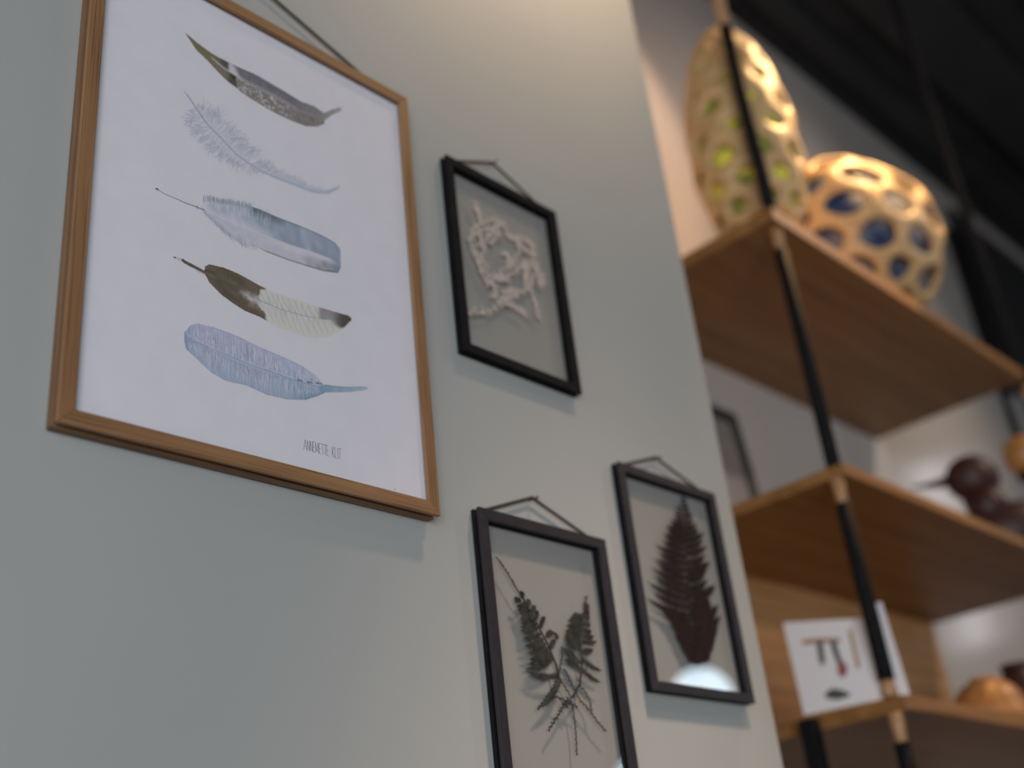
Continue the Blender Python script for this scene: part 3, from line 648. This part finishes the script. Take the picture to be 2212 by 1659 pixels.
rib = [Z4(x, y) for x, y in ((468, 285), (478, 380), (488, 500), (496, 650), (506, 800), (520, 950), (545, 1120), (562, 1230), (577, 1325))]
bm = bmesh.new(); ribbon(bm, rib, [.0008 + .0001 * i for i in range(9)]); obj('midrib', bm, M['fern_red'], f4_)
def between(lst):      # smaller leaflets between the long ones
    o_ = []
    for (p, q), (p2, q2) in zip(lst, lst[1:]):
        o_ += [(p, q), (((p[0] + p2[0]) / 2, (p[1] + p2[1]) / 2), ((q[0] + q2[0]) / 2 * .88 + (p[0] + p2[0]) / 2 * .12, (q[1] + q2[1]) / 2 * .88 + (p[1] + p2[1]) / 2 * .12))]
    return o_ + [lst[-1]]
Lf, Rf = between(Lf), between(Rf)
for lst in (Lf, Rf):
    for j, (p, q) in enumerate(lst):
        bm = bmesh.new(); p, q = Z4(*p), Z4(*q); L = (q - p).length
        pinna(bm, p, q, min(.0055, L * .095 + .001) * (1.5 if j > 19 else 1) * (1.7 if lst is Rf and j in (12, 16, 18) else 1), 18, 1.0, .5, .05 if lst is Lf else -.06, f4y)
        obj('leaflet', bm, M['fern_red'], f4_)

# pale seaweed
def Z6(x, y): return leafpt(920 + x / 2.766, 280 + y / 2.766, f2y - .0012, f2x, 0.7895 * k2, random.uniform(0, .0005))
runs = [((250, 1092), (330, 1092), (400, 1082), (435, 1040), (470, 980), (520, 950)), ((372, 920), (335, 850), (310, 780), (280, 720), (262, 650), (290, 580), (340, 550), (410, 530), (470, 565), (500, 640)),
        ((500, 640), (555, 650), (600, 660), (640, 680), (650, 780), (670, 860), (690, 930)), ((372, 920), (420, 880), (460, 850), (510, 800), (490, 740), (450, 740)), ((440, 1040), (500, 1000), (560, 990), (520, 960), (470, 990)),
        ((500, 800), (540, 760), (560, 700), (540, 650)), ((620, 800), (600, 860), (605, 930)), ((640, 780), (590, 810), (600, 900)), ((320, 620), (350, 700), (330, 760), (370, 820)), ((270, 640), (320, 600), (400, 590), (440, 640)),
        ((640, 980), (660, 1060), (680, 1130)), ((690, 850), (700, 900), (680, 940)), ((400, 900), (420, 960), (400, 1000)), ((300, 720), (340, 820), (400, 920)), ((440, 560), (430, 640), (380, 680)), ((540, 660), (600, 720), (640, 740)),
        ((480, 1040), (540, 1060), (600, 1100)), ((560, 980), (620, 940), (650, 870)), ((420, 560), (380, 640), (300, 690)), ((520, 860), (560, 820), (620, 800), (660, 820)), ((300, 440), (310, 490), (330, 540)), ((420, 880), (470, 900), (500, 870))]
for run in runs:
    bm = bmesh.new(); Q = [Z6(*p) for p in interp(run, len(run) * 6)]
    ribbon(bm, Q, [.0007] * len(Q))
    for p in Q:
        for k in range(4):
            an = random.uniform(0, 6.28); L = random.uniform(.002, .007); q1 = p + Vector((math.cos(an), 0, math.sin(an))) * L; an += random.uniform(-1, 1)
            q2 = q1 + Vector((math.cos(an), 0, math.sin(an))) * L * .7
            ribbon(bm, [p, q1, q2], [.00042, .0004, .0002], thick=.0002)
    obj('seaweed_strand', bm, M['seaweed'], f2)

# ------------------------------------------------------------------ shelving unit
unit = thing('shelving_unit', 'open oak shelving unit with black tube uprights beside the green-grey wall', 'shelf', (1.9, 0.9, 0))
def P_(x, y, z): return Vector((x - 1.9, y - 0.9, z + H))
SH = [(1.862, 3.12, 1.312, 1.3417), (1.893, 3.17, 0.7575, 0.7800), (1.905, 3.20, 0.3317, 0.3575)]
SF, SB = 0.900, 1.372
for i, (xa, xb, za, zb) in enumerate(SH):
    L = xb - xa
    obj('shelf_board', box_bm(-L / 2, L / 2, 0, SB - SF, 0, zb - za, 0.0018), M['shelf'], unit, loc=P_((xa + xb) / 2, SF, za))
obj('shelf_board', box_bm(-.65, .65, 0, SB - SF, 0, .0255, 0.0018), M['shelf'], unit, loc=P_(2.55, SF, -0.12))
def post(x, y, top, pegs, r_=0.0135):
    zs = []
    cur = -H
    for (za, zb) in pegs: pass
def tube(x, y, z0, z1, mat, name, r0=.0140, r1=None):
    r1 = r1 or r0; h = z1 - z0
    obj(name, lathe_bm([(0, 0), (r0 * .9, 0), (r0, .0015), (r1, h - .0015), (r1 * .9, h), (0, h)], 24), mat, unit, True, loc=P_(x, y, z0))
for (x, y) in ((1.901, 0.922), (3.165, 0.922)):
    bots = [-H, -0.12 + .0255, SH[2][3], SH[1][3], SH[0][3]]; tops = [-0.12, SH[2][2], SH[1][2], SH[0][2], 1.87 if x < 2 else 3.03]
    for j, (b, t) in enumerate(zip(bots, tops)):
        pegT = 0.050 if j < 4 else 0.0; pegB = 0.028 if j == 2 else 0.0
        if pegB: tube(x, y, b, b + pegB, M['peg'], 'peg', .0135, .0115)
        tube(x, y, b + pegB, t - pegT, M['black'], 'upright_tube')
        if pegT: tube(x, y, t - pegT, t, M['peg'], 'peg', .0105, .0135)
    if x < 2: tube(x, y, 1.87, 3.03, M['peg'], 'peg', .014)
obj('back_panel', box_bm(1.90 - 1.9, 3.17 - 1.9, SB - .9 - .010, SB - .9, SH[1][3] + H, SH[0][2] + H), M['grey_panel'], unit)
obj('back_panel', box_bm(-.63, .63, SB - .9 - .010, SB - .9, 0, SH[1][2] - SH[2][3]), M['panel'], unit, loc=Vector((.64, 0, SH[2][3] + H)))
# short black end post at the left of the lowest visible shelf
ep = obj('end_post', box_bm(-.015, .015, -.014, .014, 0, 1.652, 0.002), M['black'], unit, loc=Vector((1.888 - 1.9, 1.078 - .9, 0.0)))

# ------------------------------------------------------------------ woven baskets (open cell shells)
def cell_shell(sub, prof, hole, thick, wob, seed):
    """icosphere's dual cells, each with an opening; prof(unit vector) -> point"""
    rnd = random.Random(seed); bm = bmesh.new(); bmesh.ops.create_icosphere(bm, subdivisions=sub, radius=1)
    for v in bm.verts:
        v.co = (v.co + Vector([rnd.uniform(-wob, wob) for _ in range(3)])).normalized()
    bm.verts.ensure_lookup_table(); bm.faces.ensure_lookup_table()
    cen = [(sum((v.co for v in f_.verts), Vector()) / 3).normalized() for f_ in bm.faces]
    out = bmesh.new(); dv = [out.verts.new(prof(c)) for c in cen]
    for v in bm.verts:
        ring = []; lp = v.link_loops[0]; start = lp
        while True:
            ring.append(lp.face.index); lp = lp.link_loop_prev.link_loop_radial_next
            if lp == start: break
        c0 = v.co.normalized(); hh = hole(c0, rnd)
        inner = [out.verts.new(prof((c0 * (1 - hh) + cen[k] * hh).normalized())) for k in ring]
        n = len(ring)
        for i in range(n):
            j = (i + 1) % n; out.faces.new((dv[ring[i]], dv[ring[j]], inner[j], inner[i]))
    bm.free(); bmesh.ops.recalc_face_normals(out, faces=out.faces[:]); return out
def shell_obj(bm, mat, parent, th, name='woven_shell'):
    o = obj(name, bm, mat, parent, True)
    s = o.modifiers.new('thickness', 'SOLIDIFY'); s.thickness = th; s.offset = 0
    b = o.modifiers.new('round', 'SUBSURF'); b.levels = 2; b.render_levels = 2
    return o
def lattice_shell(na, nr, phi0, prof, hole, dip, seed, wob=0.0):
    """hexagonal strand lattice wrapped round a solid of revolution"""
    rnd = random.Random(seed); out = bmesh.new(); cache = {}
    def un(u, v):
        th = 2 * math.pi * u / na; ph = phi0 + (math.pi - 2 * phi0) * (v + 2 / 3) / (nr - 1 + 4 / 3)
        return Vector((math.sin(ph) * math.cos(th), math.sin(ph) * math.sin(th), -math.cos(ph)))
    def vert(u, v):
        k = (round(u * 6) % (na * 6), round(v * 6))
        if k not in cache:
            c = un(u + rnd.uniform(-wob, wob), v + rnd.uniform(-wob, wob)); cache[k] = (out.verts.new(prof(c)), c)
        return cache[k]
    for j in range(nr):
        for i in range(na):
            u, v = i + .5 * (j % 2), j
            ring = [vert(u + a_, v + b_) for a_, b_ in ((0, -2 / 3), (.5, -1 / 3), (.5, 1 / 3), (0, 2 / 3), (-.5, 1 / 3), (-.5, -1 / 3))]
            c0 = sum((q[1] for q in ring), Vector()) / 6; hh = hole(j, rnd)
            inner = [out.verts.new(prof((c0 * (1 - hh) + q[1] * hh).normalized(), 1 - dip)) for q in ring]
            mid = [out.verts.new(prof((c0 * (1 - (hh + 1) / 2) + q[1] * (hh + 1) / 2).normalized(), 1 - dip * .25)) for q in ring]
            for k in range(6):
                l = (k + 1) % 6; out.faces.new((ring[k][0], ring[l][0], mid[l], mid[k])); out.faces.new((mid[k], mid[l], inner[l], inner[k]))
    for vv in (-2 / 3, nr - 1 + 2 / 3):       # ring that closes each pole
        top = vv > 0; off = .5 * ((nr - 1) % 2) if top else 0
        edge = []
        for i in range(na):
            edge.append(vert(i + off, vv)[0]); edge.append(vert(i + off + .5, vv + (-1 / 3 if top else 1 / 3))[0])
        cen = Vector((0, 0, 1 if top else -1)); c = [out.verts.new(prof((cen * .55 + un(i / 2 + off, vv) * .45).normalized())) for i in range(2 * na)]
        for i in range(2 * na):
            j = (i + 1) % (2 * na); out.faces.new((edge[i], edge[j], c[j], c[i]))
        out.faces.new(c)
    bmesh.ops.recalc_face_normals(out, faces=out.faces[:]); return out
# tall egg basket
eh, er = 0.665, 0.126
def egg(c, g=1.0):
    rr = math.sqrt(max(0, 1 - c.z * c.z)); bulge = 1.0 - .10 * c.z
    an = math.atan2(c.y, c.x) if rr > 1e-6 else 0
    lob = 1 + .012 * math.sin(8 * an + c.z * 10) * min(1, rr * 2)
    return Vector((c.x * er * bulge * lob * g, c.y * er * bulge * lob * g, eh / 2 * (1 + c.z * (1 - (1 - g) * .5))))
def solid(prof, g, sub=4):
    bm = bmesh.new(); bmesh.ops.create_icosphere(bm, subdivisions=sub, radius=1)
    for v in bm.verts: v.co = prof(v.co.normalized(), g)
    return bm
eb = thing('woven_basket', 'tall egg-shaped woven bamboo basket with a yellow-green inside, on the top shelf', 'basket', (2.045, 1.02, H + 1.3417 + .006))
shell_obj(lattice_shell(8, 12, .22, egg, lambda j, r_: r_.uniform(.52, .68) if j < 5 else (r_.uniform(.36, .54) if j < 7 else r_.uniform(.22, .34)), .09, 3, .05), M['bamboo'], eb, .010)
obj('lining', solid(egg, .88), M['lin_yellow'], eb, True)
# round lobed basket
pr_r, pr_h = 0.255, 0.505
def pump(c, g=1.0):
    rr = math.sqrt(max(0, 1 - c.z * c.z)); an = math.atan2(c.y, c.x) if rr > 1e-6 else 0
    lob = 1 + .035 * math.cos(5 * an) * min(1, rr * 2)
    zz = c.z * (1 + .03 * math.cos(5 * an) * rr); return Vector((c.x * pr_r * lob * g, c.y * pr_r * lob * g, pr_h / 2 * (1 + zz * g)))
pb = thing('woven_basket', 'round open-lattice bamboo basket with a blue inside, on the top shelf', 'basket', (2.575, 1.09, H + 1.3417 + .008))
shell_obj(lattice_shell(11, 7, .30, pump, lambda j, r_: r_.uniform(.70, .84) * (1 if j < 5 else .85), .03, 5, .10), M['bamboo'], pb, .015)
obj('lining', solid(pump, .86), M['lin_blue'], pb, True)

# ------------------------------------------------------------------ things on the shelves
# leaning grey frame behind the glass-frame corner
sz2 = H + SH[1][3]
lf = thing('leaning_frame', 'grey picture frame leaning on the middle shelf behind the wall corner', 'picture frame', (2.12, 1.30, sz2), rot=(math.radians(-5), 0, 0))
fw, fh = .32, .375
four_bars(lf, 'frame_bar', fw, fh, .027, -.012, .004, M['grey_bar'])
obj('mount', box_bm(-fw / 2 + .01, fw / 2 - .01, -.003, .003, .01, fh - .01), M['mat_board'], lf)
# dark wooden birds
def bird(name, label, loc, s, mats, rotz, group=None):
    t = thing(name, label, 'figurine', loc, group, rot=(0, 0, rotz))
    bm = bmesh.new(); bmesh.ops.create_uvsphere(bm, u_segments=28, v_segments=18, radius=1)
    for v in bm.verts:
        x, y, z = v.co; tail = max(0, x) ** 2
        v.co = Vector((x * .085 + tail * .03, y * .058 * (1 - .5 * tail), .058 + z * .056 + tail * .018)) * s
        if v.co.z < .004 * s: v.co.z = 0
    obj('body', bm, mats[0], t, True)
    obj('neck', tube_bm([Vector((-.035, 0, .085)) * s, Vector((-.04, 0, .115)) * s, Vector((-.045, 0, .135)) * s], [.042 * s, .034 * s, .034 * s], 18), mats[0], t, True)
    bm = bmesh.new(); bmesh.ops.create_uvsphere(bm, u_segments=24, v_segments=16, radius=1)
    for v in bm.verts: v.co = Vector((-.05 + v.co.x * .048, v.co.y * .042, .165 + v.co.z * .043)) * s
    obj('head', bm, mats[1], t, True)
    obj('beak', tube_bm([Vector((-.085, 0, .165)) * s, Vector((-.12, 0, .160)) * s, Vector((-.165, 0, .157)) * s], [.019 * s, .011 * s, .002 * s], 14, (1, .6)), mats[0], t, True)
    return t
bird('wooden_bird', 'dark red-brown wooden bird with pointed beak on the middle shelf', (2.93, 0.985, sz2), 1.42, (M['rosewood'], M['rosewood']), -0.75)
cs = thing('candlestick', 'black candlestick with an orange wooden cup, right of the dark bird', 'candlestick', (3.105, 0.965, sz2))
obj('base', lathe_bm([(0, 0), (.035, 0), (.035, .006), (.008, .012), (.006, .03), (0, .03)], 24), M['black'], cs, True)
obj('stem', lathe_bm([(.006, .012), (.006, .25), (.03, .262), (.032, .275), (0, .275)], 20), M['black'], cs, True)
obj('cup', lathe_bm([(0, .272), (.030, .275), (.048, .30), (.052, .33), (.046, .365), (.030, .375), (0, .37)], 28), M['teak'], cs, True)
obj('candle', lathe_bm([(.011, .36), (.010, .44), (.009, .52), (0, .525)], 16), M['black'], cs, True)
# card on the lowest visible shelf
sz3 = H + SH[2][3]
def quad_card(name, parent, P, th, mat):
    n = (P[1] - P[0]).cross(P[3] - P[0]).normalized() * th
    bm = bmesh.new(); a_ = [bm.verts.new(p) for p in P]; b_ = [bm.verts.new(p + n) for p in P]
    bm.faces.new(a_); bm.faces.new(b_[::-1])
    for i in range(4): j = (i + 1) % 4; bm.faces.new((a_[j], a_[i], b_[i], b_[j]))
    bmesh.ops.recalc_face_normals(bm, faces=bm.faces[:]); return obj(name, bm, mat, parent)
bl = onZ(1738, 1546, sz3); br = onZ(1914, 1509, sz3)
def upfrom(b, u, v, lean):  # the point of pixel (u,v) on the leaning plane through the card foot
    return None
def plane_hit(u, v, p0, n):
    q = ray(u, v); o_ = Vector((0, 0, H)); t = (p0 - o_).dot(n) / q.dot(n); return o_ + q * t
e_ = (br - bl).normalized(); upv = Vector((0, 0, 1)); nrm = e_.cross(upv).normalized(); nrm = (nrm * math.cos(math.radians(12)) + upv * math.sin(math.radians(12)) * (1 if nrm.x < 0 else -1)).normalized()
tl = plane_hit(1692, 1346, bl, nrm); tr = plane_hit(1868, 1336, bl, nrm)
cd = thing('photo_card', 'white printed card standing at the left end of the lowest shelf', 'card', bl)
L0 = lambda p: p - bl
nb = nrm if nrm.x < 0 else -nrm
quad_card('front', cd, [L0(bl), L0(br), L0(tr), L0(tl)], .002, M['card'])
def cardpt(u, v): return plane_hit(u, v, bl, nrm) - bl + nb * .0035
def blot(name, pts, col, label=None):
    bm = bmesh.new(); bm.faces.new([bm.verts.new(cardpt(*p)) for p in pts]); m = new_mat(name + '_ink', col, .8)
    return obj(name, bm, m, cd)
def cz(L): return [(1650 + x / 4.62, 1300 + y / 4.62) for x, y in L]
blot('printed_bar', cz([(390, 385), (560, 370), (770, 370), (775, 410), (560, 415), (400, 435)]), (.42, .22, .12))
blot('printed_bar', cz([(845, 290), (885, 285), (975, 660), (935, 675)]), (.46, .30, .17))
blot('printed_shape', cz([(530, 400), (590, 400), (620, 600), (590, 650), (560, 600)]), (.10, .10, .09))
blot('printed_shape', cz([(665, 400), (720, 395), (760, 520), (790, 610), (740, 620), (700, 520)]), (.06, .09, .11))
blot('printed_shape', cz([(740, 620), (790, 590), (835, 640), (840, 720), (790, 765), (745, 720)]), (.33, .11, .10))
blot('printed_shape', cz([(610, 925), (690, 870), (760, 880), (870, 920), (860, 950), (740, 985), (640, 970)]), (.08, .08, .08))
# second card behind the upright
b2l = onZ(1938, 1506, sz3); b2r = onZ(1966, 1500, sz3)
c2 = thing('photo_card', 'narrow white card behind the black upright on the lowest shelf', 'card', b2l)
dx = (b2r - b2l); hgt = .165
quad_card('front', c2, [Vector(), dx, dx + Vector((.006, .012, hgt)), Vector((.006, .012, hgt))], .002, M['card'])
# wooden bowl and dark bowl
wb = thing('wooden_bowl', 'upturned orange wooden bowl on the lowest visible shelf', 'bowl', (2.46, 0.985, sz3))
obj('shell', lathe_bm([(.070, 0), (.0755, .001), (.076, .016), (.072, .042), (.062, .066), (.046, .083), (.024, .091), (0, .092)], 48), M['teak'], wb, True)
obj('foot', lathe_bm([(0, .088), (.026, .089), (.027, .096), (.022, .096), (.020, .092), (0, .092)], 32), M['teak'], wb, True)
db = thing('dark_vase', 'dark brown wooden vase at the right of the orange bowl', 'vase', (2.70, 1.00, sz3))
obj('vessel', lathe_bm([(0, 0), (.040, 0), (.052, .02), (.058, .06), (.050, .10), (.034, .128), (.030, .145), (.026, .145), (.028, .128), (0, .10)], 40), M['rosewood'], db, True)
obj('collar', lathe_bm([(.030, .143), (.035, .147), (.035, .153), (.028, .153), (.026, .147)], 32), M['rosewood'], db, True)
sb = thing('small_bird', 'tiny dark figurine on the lowest shelf in front of the oak panel', 'figurine', (2.235, 1.03, sz3))
obj('body', lathe_bm([(0, 0), (.012, 0), (.015, .01), (.013, .022), (.006, .03), (0, .031)], 20), M['rosewood'], sb, True)
bm = bmesh.new(); bmesh.ops.create_uvsphere(bm, u_segments=14, v_segments=10, radius=.007); obj('head', bm, M['rosewood'], sb, True, loc=(-.006, 0, .033))

# ------------------------------------------------------------------ added glowing globes and panes behind the camera, seen only in reflections
for (u_, v_, rad, lab) in ((1522, 1512, .130, 'unseen cool white lamp hanging behind the viewer, mirrored in the wine-red fern frame'),
                           (1400, 1690, .120, 'unseen cool white lamp hanging behind the viewer, mirrored low in the grey fern frame')):
    q = ray(u_, v_).normalized() * 5.0  # made-up globe and cable, standing in for an unseen bright source
    gl = thing('reflection_globe', lab, 'glow', (q.x, 1.77 - q.y, H + q.z), 'added reflection globes behind the viewer')
    bm = bmesh.new(); bmesh.ops.create_uvsphere(bm, u_segments=32, v_segments=20, radius=rad); obj('glow_sphere', bm, M['glow'], gl, True)
    obj('cable', tube_bm([(0, 0, rad), (0, 0, 1.2), (0, 0, CZ - H - q.z)], .004, 8), M['black'], gl, True)
sl = obj('window_1', box_bm(6.80, 6.86, .165, .225, H + 1.45, H + 2.6), M['slit']); sl['kind'] = 'structure'
